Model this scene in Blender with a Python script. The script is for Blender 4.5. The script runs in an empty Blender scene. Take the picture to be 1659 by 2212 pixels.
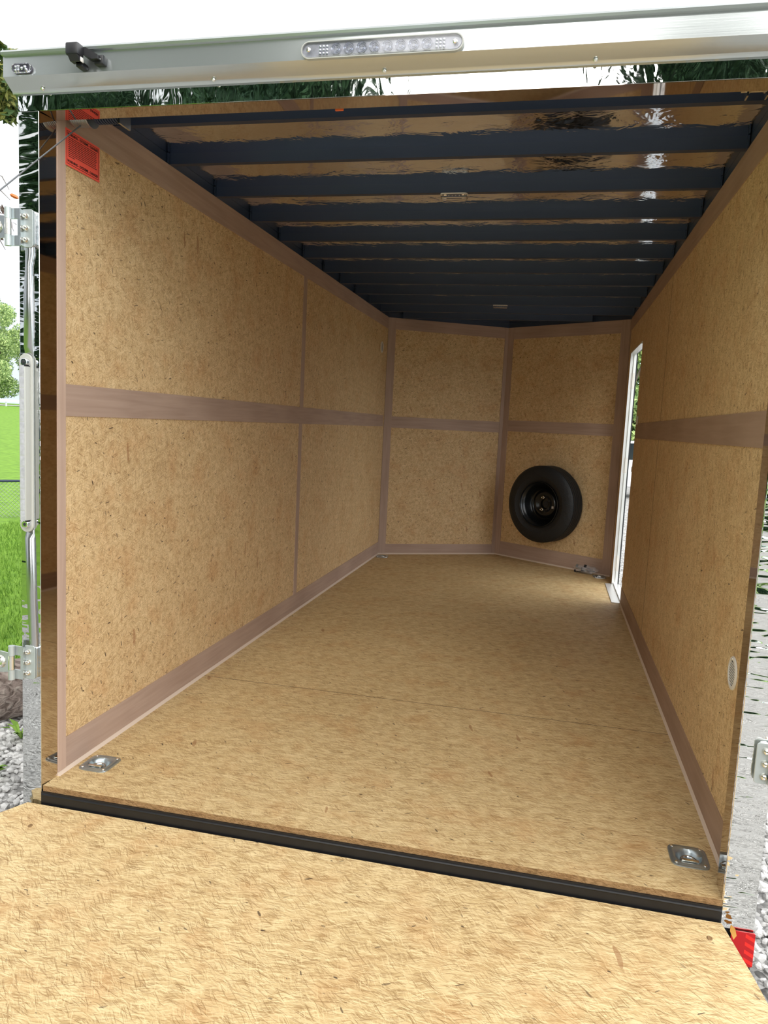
import bpy, bmesh, math, random
import numpy as np
from mathutils import Vector, Matrix
random.seed(7)
RNG = np.random.default_rng(11)
D = bpy.data; SC = bpy.context.scene; COL = SC.collection
PI = math.pi

# ------------------------------------------------------------------ camera
cam = D.cameras.new('camera'); cam.sensor_fit = 'VERTICAL'; cam.sensor_height = 24; cam.sensor_width = 18
cam.lens = 1636.41 / 2212 * 24
cam.clip_start = 0.02; cam.clip_end = 500
cam_o = D.objects.new('camera', cam); COL.objects.link(cam_o)
RR = [[0.9747556, 0.2180097, 0.0482004], [0.0720054, -0.1025984, -0.9921133], [-0.2113450, 0.9705387, -0.1157062]]
M = Matrix(((RR[0][0], -RR[1][0], -RR[2][0], 1.48755), (RR[0][1], -RR[1][1], -RR[2][1], -1.9912),
            (RR[0][2], -RR[1][2], -RR[2][2], 1.18138), (0, 0, 0, 1)))
cam_o.matrix_world = M
SC.camera = cam_o

# ------------------------------------------------------------------ world, sun, exposure
w = D.worlds.new('overcast_sky'); SC.world = w; w.use_nodes = True
wt = w.node_tree; wt.nodes.clear()
wo = wt.nodes.new('ShaderNodeOutputWorld'); wb = wt.nodes.new('ShaderNodeBackground')
tc = wt.nodes.new('ShaderNodeTexCoord'); sx = wt.nodes.new('ShaderNodeSeparateXYZ')
cr = wt.nodes.new('ShaderNodeValToRGB')
cr.color_ramp.elements[0].position = 0.0; cr.color_ramp.elements[0].color = (0.60, 0.70, 0.82, 1)
cr.color_ramp.elements[1].position = 0.55; cr.color_ramp.elements[1].color = (1.0, 1.0, 1.0, 1)
e = cr.color_ramp.elements.new(0.25); e.color = (0.90, 0.95, 1.0, 1)
wn = wt.nodes.new('ShaderNodeTexNoise'); wn.inputs['Scale'].default_value = 2.0; wn.inputs['Detail'].default_value = 4
wm = wt.nodes.new('ShaderNodeMath'); wm.operation = 'MULTIPLY_ADD'; wm.inputs[1].default_value = 0.10
wt.links.new(tc.outputs['Generated'], sx.inputs[0]); wt.links.new(tc.outputs['Generated'], wn.inputs['Vector'])
wt.links.new(wn.outputs['Fac'], wm.inputs[0]); wt.links.new(sx.outputs['Z'], wm.inputs[2])
wt.links.new(wm.outputs[0], cr.inputs['Fac'])
wt.links.new(cr.outputs['Color'], wb.inputs['Color']); wx = wt.nodes.new('ShaderNodeMath'); wx.operation = 'MULTIPLY_ADD'; wx.use_clamp = False; wx.inputs[1].default_value = 2.8; wx.inputs[2].default_value = 1.12
wc_ = wt.nodes.new('ShaderNodeMath'); wc_.operation = 'MAXIMUM'; wc_.inputs[1].default_value = 0.0
wt.links.new(sx.outputs['X'], wc_.inputs[0]); wt.links.new(wc_.outputs[0], wx.inputs[0]); wt.links.new(wx.outputs[0], wb.inputs['Strength'])   # sky strength raised to the right, added to brighten the side door floor
wt.links.new(wb.outputs[0], wo.inputs[0])
sun = D.lights.new('interior_fill_sun', 'SUN'); sun.energy = 2.1; sun.angle = math.radians(50); sun.color = (1.0, 0.97, 0.92)  # soft sun added from the rear to brighten the trailer interior
sun_o = D.objects.new('interior_fill_sun', sun); COL.objects.link(sun_o)
sun_o.rotation_euler = Vector((-0.12, 1.0, -0.50)).to_track_quat('-Z', 'Y').to_euler()
vs = SC.view_settings
vs.view_transform = 'Standard'; vs.look = 'None'; vs.gamma = 1; vs.use_curve_mapping = False
vs.exposure = 0.25
SC.cycles.max_bounces = 10; SC.cycles.diffuse_bounces = 6; SC.cycles.glossy_bounces = 4

# ------------------------------------------------------------------ node helpers
class NT:
    def __init__(s, name):
        s.m = D.materials.new(name); s.m.use_nodes = True; s.t = s.m.node_tree
        s.b = s.t.nodes['Principled BSDF']
    def n(s, typ, **kw):
        nd = s.t.nodes.new(typ)
        for k, v in kw.items():
            if k.startswith('i_'):
                key = k[2:]; key = int(key) if key.isdigit() else key.replace('_', ' ')
                nd.inputs[key].default_value = v
            else: setattr(nd, k, v)
        return nd
    def l(s, a, b): s.t.links.new(a, b)
    def math(s, op, a, b=None, c=None, clamp=False):
        nd = s.t.nodes.new('ShaderNodeMath'); nd.operation = op; nd.use_clamp = clamp
        for i, v in enumerate((a, b, c)):
            if v is None: continue
            if hasattr(v, 'links') or hasattr(v, 'is_linked'): s.l(v, nd.inputs[i])
            else: nd.inputs[i].default_value = v
        return nd.outputs[0]
    def mix(s, f, a, b, blend='MIX'):
        nd = s.t.nodes.new('ShaderNodeMix'); nd.data_type = 'RGBA'; nd.blend_type = blend
        for k, v in ((0, f), (6, a), (7, b)):
            if hasattr(v, 'is_linked'): s.l(v, nd.inputs[k])
            else: nd.inputs[k].default_value = v if k == 0 else (*v[:3], 1)
        return nd.outputs[2]
    def ramp(s, f, stops):
        nd = s.t.nodes.new('ShaderNodeValToRGB'); r = nd.color_ramp
        while len(r.elements) < len(stops): r.elements.new(0.5)
        for el, (p, c) in zip(r.elements, stops):
            el.position = p; el.color = (*c, 1) if len(c) == 3 else c
        s.l(f, nd.inputs[0]); return nd.outputs[0]
    def obj(s): return s.n('ShaderNodeTexCoord').outputs['Object']
    def bump(s, h, strength=0.3, dist=0.01):
        nd = s.n('ShaderNodeBump', i_Strength=strength, i_Distance=dist)
        s.l(h, nd.inputs['Height']); s.l(nd.outputs[0], s.b.inputs['Normal']); return nd
    def set(s, **kw):
        for k, v in kw.items():
            inp = s.b.inputs[k.replace('_', ' ')]
            if hasattr(v, 'is_linked'): s.l(v, inp)
            elif isinstance(v, tuple): inp.default_value = (*v[:3], 1)
            else: inp.default_value = v
        return s.m

def simple(name, col, rough=0.5, metal=0.0, noise=0.0, nscale=20, **kw):
    t = NT(name)
    if noise:
        nz = t.n('ShaderNodeTexNoise', i_Scale=nscale, i_Detail=4.0); t.l(t.obj(), nz.inputs['Vector'])
        c = t.mix(nz.outputs['Fac'], tuple(max(0, x * (1 - noise)) for x in col), tuple(min(1, x * (1 + noise)) for x in col))
        t.set(Base_Color=c)
    else: t.set(Base_Color=col)
    t.set(Roughness=rough, Metallic=metal, **kw)
    return t.m

def osb(name, axes, length, width, spread, base_rot, dark, mid, light, seams=None, fleck=1.0, seed=0.0, layers=5):
    """Overlapping wood flakes: stretched voronoi cells in several directions, the highest one on top."""
    t = NT(name)
    s = t.n('ShaderNodeSeparateXYZ'); t.l(t.obj(), s.inputs[0])
    c = t.n('ShaderNodeCombineXYZ'); t.l(s.outputs[axes[0].upper()], c.inputs[0]); t.l(s.outputs[axes[1].upper()], c.inputs[1])
    uv = c.outputs[0]
    wn = t.n('ShaderNodeTexNoise', i_Scale=1.0 / (length * 1.6), i_Detail=2.0); wn.noise_dimensions = '2D'; t.l(uv, wn.inputs['Vector'])
    wv = t.n('ShaderNodeVectorMath', operation='SUBTRACT'); t.l(wn.outputs['Color'], wv.inputs[0]); wv.inputs[1].default_value = (.5, .5, .5)
    ws = t.n('ShaderNodeVectorMath', operation='SCALE'); t.l(wv.outputs[0], ws.inputs[0]); ws.inputs['Scale'].default_value = length * 0.3
    wa = t.n('ShaderNodeVectorMath', operation='ADD'); t.l(uv, wa.inputs[0]); t.l(ws.outputs[0], wa.inputs[1])
    tone = pri = None
    for i in range(layers):
        ang = base_rot + spread * ((i + 0.5) / layers - 0.5) * 2
        f = 0.75 + 0.5 * ((i * 37) % 5) / 4
        r = t.n('ShaderNodeVectorRotate', rotation_type='Z_AXIS'); t.l(wa.outputs[0], r.inputs['Vector']); r.inputs['Angle'].default_value = -ang
        mp = t.n('ShaderNodeMapping'); t.l(r.outputs[0], mp.inputs['Vector'])
        mp.inputs['Scale'].default_value = (1 / (length * f), 1 / (width * f), 1); mp.inputs['Location'].default_value = (seed + i * 7.3, i * 3.1, 0)
        v = t.n('ShaderNodeTexVoronoi', i_Scale=1.0); v.voronoi_dimensions = '2D'; t.l(mp.outputs[0], v.inputs['Vector'])
        sc = t.n('ShaderNodeSeparateColor'); t.l(v.outputs['Color'], sc.inputs[0])
        edge = t.math('MULTIPLY', v.outputs['Distance'], 0.28)
        tn = t.math('SUBTRACT', sc.outputs[0], edge)
        if tone is None: tone, pri = tn, sc.outputs[1]
        else:
            k = t.math('GREATER_THAN', sc.outputs[1], pri)
            mx = t.n('ShaderNodeMix'); t.l(k, mx.inputs[0]); t.l(tone, mx.inputs[2]); t.l(tn, mx.inputs[3]); tone = mx.outputs[0]
            pri = t.math('MAXIMUM', pri, sc.outputs[1])
    # fine fibre along the main direction and broad blotches
    r = t.n('ShaderNodeVectorRotate', rotation_type='Z_AXIS'); t.l(wa.outputs[0], r.inputs['Vector']); r.inputs['Angle'].default_value = -base_rot
    mp = t.n('ShaderNodeMapping'); t.l(r.outputs[0], mp.inputs['Vector']); mp.inputs['Scale'].default_value = (1 / length * 1.5, 1 / width * 2.5, 1)
    fb = t.n('ShaderNodeTexNoise', i_Scale=1.0, i_Detail=3.0); t.l(mp.outputs[0], fb.inputs['Vector'])
    bl = t.n('ShaderNodeTexNoise', i_Scale=1.7, i_Detail=3.0); t.l(uv, bl.inputs['Vector'])
    mp2 = t.n('ShaderNodeMapping'); t.l(r.outputs[0], mp2.inputs['Vector']); mp2.inputs['Scale'].default_value = (9, 9 if spread > 1 else 70, 1)
    fb2 = t.n('ShaderNodeTexNoise', i_Scale=1.0, i_Detail=5.0, i_Distortion=0.4); t.l(mp2.outputs[0], fb2.inputs['Vector'])
    a = t.math('MULTIPLY_ADD', fb2.outputs['Fac'], 0.55, t.math('MULTIPLY_ADD', tone, 0.75, -0.15))
    a = t.math('MULTIPLY_ADD', fb.outputs['Fac'], 0.55, a)
    a = t.math('MULTIPLY_ADD', bl.outputs['Fac'], 0.35, a)
    a = t.math('MULTIPLY_ADD', a, 0.62, 0.0)
    col = t.ramp(a, [(0.12, dark), (0.42, mid), (0.62, tuple((x + y) / 2 for x, y in zip(mid, light))), (0.85, light)])
    pk = t.n('ShaderNodeTexNoise', i_Scale=7.0, i_Detail=4.0); t.l(uv, pk.inputs['Vector'])
    col = t.mix(t.math('MULTIPLY', t.math('SUBTRACT', pk.outputs['Fac'], 0.50, None, True), 2.2, None, True), col, tuple(x * y for x, y in zip(mid, (0.92, 0.70, 0.58))))
    # thin dark and pale strands lying at many angles
    def streaks(rot, ln, wd, share, off):
        fr = t.n('ShaderNodeVectorRotate', rotation_type='Z_AXIS'); t.l(wa.outputs[0], fr.inputs['Vector']); fr.inputs['Angle'].default_value = rot
        fm = t.n('ShaderNodeMapping'); t.l(fr.outputs[0], fm.inputs['Vector']); fm.inputs['Scale'].default_value = (1 / ln, 1 / wd, 1); fm.inputs['Location'].default_value = (off, off * .7 + seed, 0)
        fv = t.n('ShaderNodeTexVoronoi', i_Scale=1.0); fv.voronoi_dimensions = '2D'; t.l(fm.outputs[0], fv.inputs['Vector'])
        fs = t.n('ShaderNodeSeparateColor'); t.l(fv.outputs['Color'], fs.inputs[0])
        size = t.math('MULTIPLY', t.math('SUBTRACT', fs.outputs[0], 1 - share), 0.40 / share)
        return t.math('LESS_THAN', fv.outputs['Distance'], size), fs.outputs[1]
    for i in range(5):
        rot = base_rot + spread * 1.5 * (i / 4 - 0.5) * 2 + 0.17
        k, r_ = streaks(rot, length * 1.25, width * (0.75 + .15 * (i % 3)), 0.42, 11.3 * i)
        col = t.mix(t.math('MULTIPLY', k, t.math('MULTIPLY_ADD', r_, 0.72, 0.06)), col, tuple(x * y for x, y in zip(mid, (.44, .34, .24))))
        k, r_ = streaks(rot + 0.35, length * 0.9, width * 1.0, 0.45, 11.3 * i + 5)
        col = t.mix(t.math('MULTIPLY', k, t.math('MULTIPLY_ADD', r_, 0.42, 0.02)), col, tuple(min(1, x * 1.10) for x in light))
    # dark bark flecks
    if fleck:
        for i, (fr_, l_, w_) in enumerate(((0.9, .026, .007), (-0.5, .034, .007), (0.2, .018, .007))):
            k, r_ = streaks(base_rot + fr_, l_, w_, 0.018 * fleck, 30 + i * 9)
            col = t.mix(t.math('MULTIPLY', k, t.math('MULTIPLY_ADD', r_, 0.5, 0.42)), col, (0.045, 0.024, 0.014))
        k, r_ = streaks(base_rot + 1.2, .10, .022, 0.012 * fleck, 91)
        col = t.mix(t.math('MULTIPLY', k, 0.6), col, tuple(x * y for x, y in zip(mid, (.55, .36, .3))))
    if seams:
        ax, vals, sd = seams
        for val in vals:
            dd = t.math('ABSOLUTE', t.math('SUBTRACT', s.outputs[ax.upper()], val))
            col = t.mix(t.math('MULTIPLY', t.math('LESS_THAN', dd, sd), 0.85), col, (0.05, 0.028, 0.015))
    t.set(Base_Color=col, Roughness=0.62); t.b.inputs['Specular IOR Level'].default_value = 0.3
    t.bump(a, 0.12, 0.002)
    return t.m

def lauan(name, axis, c1=(0.36, 0.250, 0.195), c2=(0.46, 0.335, 0.265)):
    t = NT(name); mp = t.n('ShaderNodeMapping'); t.l(t.obj(), mp.inputs['Vector'])
    sc = [60, 60, 60]; sc['xyz'.index(axis)] = 3; mp.inputs['Scale'].default_value = sc
    n1 = t.n('ShaderNodeTexNoise', i_Scale=1.0, i_Detail=5.0, i_Distortion=0.6); t.l(mp.outputs[0], n1.inputs['Vector'])
    n2 = t.n('ShaderNodeTexNoise', i_Scale=2.2, i_Detail=2.0); t.l(t.obj(), n2.inputs['Vector'])
    f = t.math('MULTIPLY_ADD', n2.outputs['Fac'], 0.5, t.math('MULTIPLY', n1.outputs['Fac'], 0.5))
    t.set(Base_Color=t.ramp(f, [(0.35, c1), (0.65, c2)]), Roughness=0.6); t.b.inputs['Specular IOR Level'].default_value = 0.3
    t.bump(n1.outputs['Fac'], 0.1, 0.002); return t.m

def mirror(name, col, rough, scale, strength, dist=0.01, detail=2.0, ripple=0.0):
    t = NT(name); mp = t.n('ShaderNodeMapping'); t.l(t.obj(), mp.inputs['Vector']); mp.inputs['Scale'].default_value = scale
    n1 = t.n('ShaderNodeTexNoise', i_Scale=1.0, i_Detail=detail, i_Distortion=0.8); t.l(mp.outputs[0], n1.inputs['Vector'])
    t.set(Base_Color=col, Roughness=rough, Metallic=1.0)
    t.bump(n1.outputs['Fac'], strength, dist); return t.m

# ------------------------------------------------------------------ materials
WD, WM, WL = (0.36, 0.222, 0.102), (0.585, 0.400, 0.200), (0.78, 0.595, 0.345)
FD, FM, FL = (0.23, 0.135, 0.055), (0.48, 0.335, 0.155), (0.70, 0.55, 0.305)
m_osb_side = osb('strand_board_side', 'yz', 0.036, 0.0026, PI / 2, 0.3, WD, WM, WL)
m_osb_nose = osb('strand_board_nose', 'xz', 0.036, 0.0026, PI / 2, 0.1, WD, WM, WL, seed=31)
m_osb_right = osb('strand_board_right', 'yz', 0.036, 0.0026, PI / 2, 0.8, WD, WM, WL, seams=('y', [2.262], 0.0055), seed=13)
m_osb_floor = osb('strand_board_floor', 'xy', 0.055, 0.0027, 0.42, 0.0, FD, FM, FL, seams=('y', [1.112], 0.0022), fleck=0.45, seed=5)
m_osb_ramp = osb('strand_board_ramp', 'xy', 0.058, 0.0029, 0.38, 0.05, FD, FM, FL, fleck=0.35, seed=77)
m_osb_edge = osb('strand_board_edge', 'xz', 0.020, 0.0020, 0.4, 0.0, (0.06, 0.03, 0.01), (0.20, 0.115, 0.045), (0.34, 0.21, 0.10), fleck=0)
m_lau_y = lauan('plywood_strip_lengthwise', 'y'); m_lau_z = lauan('plywood_strip_upright', 'z'); m_lau_x = lauan('plywood_strip_crosswise', 'x')
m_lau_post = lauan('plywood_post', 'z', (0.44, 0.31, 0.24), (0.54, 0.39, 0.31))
m_caulk = simple('caulk_bead', (0.62, 0.50, 0.40), 0.7)
m_black = simple('black_painted_steel', (0.018, 0.032, 0.066), 0.42, 0, 0.15, 3)
m_sill = simple('black_steel_sill', (0.006, 0.006, 0.007), 0.38, 0, 0.5, 40)
m_skin = mirror('galvanised_roof_skin', (0.86, 0.91, 1.0), 0.07, (9, 13, 1), 0.55, 0.006, 3.0)
m_stain = mirror('polished_stainless', (0.60, 0.61, 0.60), 0.03, (8, 8, 26), 0.6, 0.005, 1.5)
m_stain_r = mirror('polished_stainless_streaky', (0.88, 0.88, 0.86), 0.03, (11, 11, 40), 0.9, 0.006, 1.2)  # right post steel, paler than the left: its bright reflection is put into the colour
m_stain_in = mirror('polished_stainless_return', (0.66, 0.60, 0.55), 0.03, (3, 3, 7), 0.04, 0.004, 1.0)
m_stain_h = mirror('polished_stainless_header', (0.74, 0.76, 0.75), 0.035, (26, 26, 14), 0.30, 0.003, 2.0)
m_alu = mirror('milled_aluminium', (0.50, 0.53, 0.53), 0.17, (1, 60, 240), 0.05, 0.001)
m_alu.node_tree.nodes['Principled BSDF'].inputs['Metallic'].default_value = 0.72
m_alu_w = simple('bright_aluminium', (0.80, 0.81, 0.80), 0.35, 0.6, 0.05, 30)
m_zinc = simple('zinc_plated_steel', (0.62, 0.65, 0.66), 0.25, 1.0, 0.15, 15)
m_zinc_b = simple('blue_zinc_plate', (0.38, 0.43, 0.45), 0.33, 0.85, 0.2, 25)
m_zplate = simple('dull_zinc_plate', (0.46, 0.50, 0.49), 0.42, 0.6, 0.12, 30)
m_bolt = simple('bright_zinc_bolt', (0.80, 0.78, 0.72), 0.18, 1.0)
m_blackpl = simple('black_plastic', (0.012, 0.012, 0.014), 0.4)
m_blackst = simple('black_rim_paint', (0.004, 0.005, 0.006), 0.22)
m_white = simple('white_plastic', (0.72, 0.69, 0.64), 0.5)
m_dark = simple('dark_gap', (0.02, 0.02, 0.022), 0.7)
m_greyl = simple('grey_lens_cells', (0.46, 0.46, 0.49), 0.3, 0.1, 0.35, 90)
m_clearish = simple('milky_lens', (0.46, 0.47, 0.44), 0.25)
m_gasket = simple('pale_gasket', (0.44, 0.44, 0.40), 0.45)
m_ledp = simple('dark_led_board', (0.06, 0.055, 0.075), 0.35)
m_chrome = simple('reflector_chrome', (0.75, 0.76, 0.80), 0.12, 1.0)
m_orange = simple('orange_plastic', (0.85, 0.16, 0.04), 0.4)
m_cable = simple('steel_cable', (0.20, 0.21, 0.22), 0.45, 0.7)
m_sticker = simple('red_orange_paper', (0.95, 0.115, 0.075), 0.6)
m_ink = simple('black_ink', (0.03, 0.008, 0.008), 0.6)
m_label = simple('white_label', (0.55, 0.52, 0.5), 0.5)
def clear(name, col, rough=0.05, ior=1.35, tr=1.0):
    t = NT(name); t.set(Base_Color=col, Roughness=rough, IOR=ior); t.b.inputs['Transmission Weight'].default_value = tr; return t.m
m_clear = clear('clear_lens', (0.93, 0.94, 0.97))
def thinplastic():
    t = NT('clear_bag_film'); t.set(Base_Color=(0.8, 0.8, 0.82), Roughness=0.15, Alpha=0.22)
    nz = t.n('ShaderNodeTexNoise', i_Scale=60.0); t.l(t.obj(), nz.inputs['Vector']); t.bump(nz.outputs['Fac'], 0.8, 0.01); return t.m
m_bag = thinplastic()
def rubber():
    t = NT('tyre_rubber'); t.set(Base_Color=(0.006, 0.007, 0.0085), Roughness=0.6); v = t.n('ShaderNodeTexVoronoi', i_Scale=70.0); t.l(t.obj(), v.inputs['Vector']); t.bump(v.outputs['Distance'], 0.35, 0.004); return t.m
m_rubber = rubber()
def redtape():
    t = NT('red_reflective_tape'); s = t.n('ShaderNodeSeparateXYZ'); t.l(t.obj(), s.inputs[0])
    a = t.math('MULTIPLY_ADD', s.outputs['X'], 22.0, t.math('MULTIPLY', s.outputs['Z'], 46.0))
    fr = t.math('FRACT', a); hi = t.math('GREATER_THAN', fr, 0.55)
    g = t.math('GREATER_THAN', s.outputs['X'], 0.004)
    t.set(Base_Color=t.mix(t.math('MULTIPLY', hi, g), (0.42, 0.004, 0.006), (0.85, 0.02, 0.012)), Roughness=0.3); return t.m
m_red = redtape()
def gravel(name, stones):
    t = NT(name)
    if stones:
        g = t.n('ShaderNodeNewGeometry'); r = g.outputs['Random Per Island']
        nz = t.n('ShaderNodeTexNoise', i_Scale=70.0, i_Detail=4.0); t.l(t.obj(), nz.inputs['Vector'])
        f = t.math('MULTIPLY_ADD', nz.outputs['Fac'], 0.4, t.math('MULTIPLY', r, 0.6))
        t.set(Base_Color=t.ramp(f, [(0.15, (0.30, 0.295, 0.285)), (0.5, (0.56, 0.555, 0.54)), (0.85, (0.80, 0.79, 0.77))]), Roughness=0.85)
        t.bump(nz.outputs['Fac'], 0.3, 0.003)
    else:
        v = t.n('ShaderNodeTexVoronoi', i_Scale=36.0); t.l(t.obj(), v.inputs['Vector'])
        s = t.n('ShaderNodeSeparateColor'); t.l(v.outputs['Color'], s.inputs[0])
        t.set(Base_Color=t.ramp(s.outputs[0], [(0.0, (0.20, 0.195, 0.185)), (0.6, (0.48, 0.475, 0.46)), (1.0, (0.70, 0.69, 0.67))]), Roughness=0.9)
        t.bump(t.math('SUBTRACT', 1.0, v.outputs['Distance']), 1.0, 0.03)
    return t.m
m_ground = gravel('gravel_bed', False); m_stone = gravel('gravel_stones', True)
def grassy(name, a, b, sc, isl=False):
    t = NT(name)
    if isl: f = t.n('ShaderNodeNewGeometry').outputs['Random Per Island']
    else:
        nz = t.n('ShaderNodeTexNoise', i_Scale=sc, i_Detail=6.0); t.l(t.obj(), nz.inputs['Vector']); f = nz.outputs['Fac']
        t.bump(f, 0.6, 0.05)
    t.set(Base_Color=t.ramp(f, [(0.25, a), (0.75, b)]), Roughness=0.7); t.b.inputs['Specular IOR Level'].default_value = 0.2
    return t.m
m_lawn = grassy('lawn', (0.10, 0.21, 0.018), (0.20, 0.37, 0.035), 6.0)
m_blade = grassy('grass_blades', (0.09, 0.20, 0.02), (0.28, 0.45, 0.08), 1, True)
m_leaf = grassy('summer_leaves', (0.15, 0.24, 0.08), (0.48, 0.60, 0.24), 1, True)
m_leaf_d = grassy('deep_green_leaves', (0.018, 0.045, 0.022), (0.05, 0.10, 0.045), 1, True)
m_leaf_o = grassy('olive_leaves', (0.05, 0.09, 0.03), (0.20, 0.20, 0.05), 1, True)
m_bark = simple('bark', (0.12, 0.095, 0.075), 0.9, 0, 0.5, 12)
m_road = simple('asphalt', (0.42, 0.42, 0.42), 0.9, 0, 0.1, 5)
m_rail = simple('galvanised_rail', (0.60, 0.62, 0.64), 0.45, 0.4)
m_car = simple('white_car_paint', (0.75, 0.76, 0.78), 0.25)
m_glass = simple('dark_window_glass', (0.02, 0.025, 0.03), 0.08)
def logmat():
    t = NT('weathered_log'); mp = t.n('ShaderNodeMapping'); t.l(t.obj(), mp.inputs['Vector']); mp.inputs['Scale'].default_value = (3, 30, 30)
    nz = t.n('ShaderNodeTexNoise', i_Scale=1.0, i_Detail=6.0, i_Distortion=1.0); t.l(mp.outputs[0], nz.inputs['Vector'])
    t.set(Base_Color=t.ramp(nz.outputs['Fac'], [(0.35, (0.10, 0.07, 0.055)), (0.5, (0.27, 0.21, 0.18)), (0.7, (0.42, 0.36, 0.31))]), Roughness=0.9)
    t.bump(nz.outputs['Fac'], 1.0, 0.03); return t.m
m_log = logmat()

# ------------------------------------------------------------------ mesh helpers
class MB:
    def __init__(s): s.bm = bmesh.new()
    def _add(s, verts, faces, smooth=False):
        vs_ = [s.bm.verts.new(v) for v in verts]
        for f in faces:
            try: fc = s.bm.faces.new([vs_[i] for i in f]); fc.smooth = smooth
            except ValueError: pass
        return vs_
    def box(s, x0, x1, y0, y1, z0, z1, mat=None):
        v = [(x, y, z) for x in (x0, x1) for y in (y0, y1) for z in (z0, z1)]
        if mat is not None: v = [mat @ Vector(p) for p in v]
        s._add(v, [(0, 1, 3, 2), (4, 6, 7, 5), (0, 4, 5, 1), (2, 3, 7, 6), (0, 2, 6, 4), (1, 5, 7, 3)]); return s
    def rbox(s, x0, x1, y0, y1, z0, z1, r=0.003, seg=2):
        b = bmesh.new(); t = MB.__new__(MB); t.bm = b; t.box(x0, x1, y0, y1, z0, z1)
        bmesh.ops.recalc_face_normals(b, faces=b.faces[:])
        bmesh.ops.bevel(b, geom=b.edges[:], offset=r, segments=seg, affect='EDGES', profile=0.5)
        s._merge(b); return s
    def _merge(s, b, mat=None, smooth=None):
        b.verts.ensure_lookup_table(); mp = {}
        for v in b.verts: mp[v] = s.bm.verts.new(mat @ v.co if mat is not None else v.co)
        for f in b.faces:
            try:
                nf = s.bm.faces.new([mp[v] for v in f.verts]); nf.smooth = f.smooth if smooth is None else smooth
            except ValueError: pass
        b.free()
    def prism(s, pts, h0, h1, mat=None, smooth=False):
        """pts in XY, extruded along Z from h0 to h1"""
        n = len(pts); v = [Vector((p[0], p[1], h0)) for p in pts] + [Vector((p[0], p[1], h1)) for p in pts]
        if mat is not None: v = [mat @ p for p in v]
        vs_ = s._add(v, [tuple(range(n))[::-1], tuple(range(n, 2 * n))] + [(i, (i + 1) % n, n + (i + 1) % n, n + i) for i in range(n)])
        return s
    def tube(s, path, r, seg=10, closed=False, caps=True):
        P = [Vector(p) for p in path]; n = len(P); rr = r if isinstance(r, (list, tuple)) else [r] * n
        rings = []; up = None
        for i, p in enumerate(P):
            d = (P[(i + 1) % n] - P[i - 1]) if closed else (P[min(i + 1, n - 1)] - P[max(i - 1, 0)])
            d.normalize()
            if up is None: up = d.orthogonal().normalized()
            up = (up - d * up.dot(d)).normalized(); sd = d.cross(up)
            rings.append([s.bm.verts.new(p + (up * math.cos(2 * PI * k / seg) + sd * math.sin(2 * PI * k / seg)) * rr[i]) for k in range(seg)])
        m = n if closed else n - 1
        for i in range(m):
            a, b = rings[i], rings[(i + 1) % n]
            for k in range(seg):
                f = s.bm.faces.new((a[k], a[(k + 1) % seg], b[(k + 1) % seg], b[k])); f.smooth = True
        if caps and not closed:
            s.bm.faces.new(rings[0][::-1]); s.bm.faces.new(rings[-1])
        return s
    def lathe(s, prof, mat=None, seg=48, closed=False):
        """prof: (r, h) pairs, turned about local Z"""
        mat = mat if mat is not None else Matrix(); rings = []
        for r, h in prof:
            if r < 1e-6: rings.append([s.bm.verts.new(mat @ Vector((0, 0, h)))])
            else: rings.append([s.bm.verts.new(mat @ Vector((r * math.cos(2 * PI * k / seg), r * math.sin(2 * PI * k / seg), h))) for k in range(seg)])
        pr = list(zip(rings, rings[1:])) + ([(rings[-1], rings[0])] if closed else [])
        for a, b in pr:
            for k in range(seg):
                k2 = (k + 1) % seg
                if len(a) == 1 and len(b) == 1: continue
                if len(a) == 1: q = (a[0], b[k2], b[k])
                elif len(b) == 1: q = (a[k], a[k2], b[0])
                else: q = (a[k], a[k2], b[k2], b[k])
                try: f = s.bm.faces.new(q); f.smooth = True
                except ValueError: pass
        return s
    def build(s, name, mat, parent=None, loc=None, bevel=0, sharp=35):
        bmesh.ops.recalc_face_normals(s.bm, faces=s.bm.faces[:])
        me = D.meshes.new(name); s.bm.to_mesh(me); s.bm.free()
        for mm in (mat if isinstance(mat, (list, tuple)) else [mat]): me.materials.append(mm)
        try: me.set_sharp_from_angle(angle=math.radians(sharp))
        except Exception: pass
        o = D.objects.new(name, me); COL.objects.link(o)
        if parent is not None: o.parent = parent
        if loc is not None: o.location = loc
        if bevel:
            b = o.modifiers.new('bevel', 'BEVEL'); b.width = bevel; b.segments = 2; b.limit_method = 'ANGLE'
        return o

def tag(o, label=None, cat=None, group=None, kind=None):
    for k, v in (('label', label), ('category', cat), ('group', group), ('kind', kind)):
        if v: o[k] = v
    return o
def root(name, label, cat, loc=(0, 0, 0), rot=(0, 0, 0), group=None):
    o = D.objects.new(name, None); COL.objects.link(o); o.location = loc; o.rotation_euler = rot; o.empty_display_size = 0.1
    return tag(o, label, cat, group)
def copy_tree(o, parent=None):
    c = o.copy(); COL.objects.link(c); c.parent = parent
    for ch in [x for x in D.objects if x.parent == o]: copy_tree(ch, c)
    return c
def struct(o): o['kind'] = 'structure'; return o
def rrect(x0, x1, y0, y1, r, n=6):
    pts = []
    for cx_, cy_, a0 in ((x1 - r, y1 - r, 0), (x0 + r, y1 - r, PI / 2), (x0 + r, y0 + r, PI), (x1 - r, y0 + r, 1.5 * PI)):
        for k in range(n + 1):
            a = a0 + k / n * PI / 2; pts.append((cx_ + r * math.cos(a), cy_ + r * math.sin(a)))
    return pts
TO_XZ = Matrix(((1, 0, 0, 0), (0, 0, -1, 0), (0, 1, 0, 0), (0, 0, 0, 1)))     # (x,y,h) -> (x,-h,y): faces -Y
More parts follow.
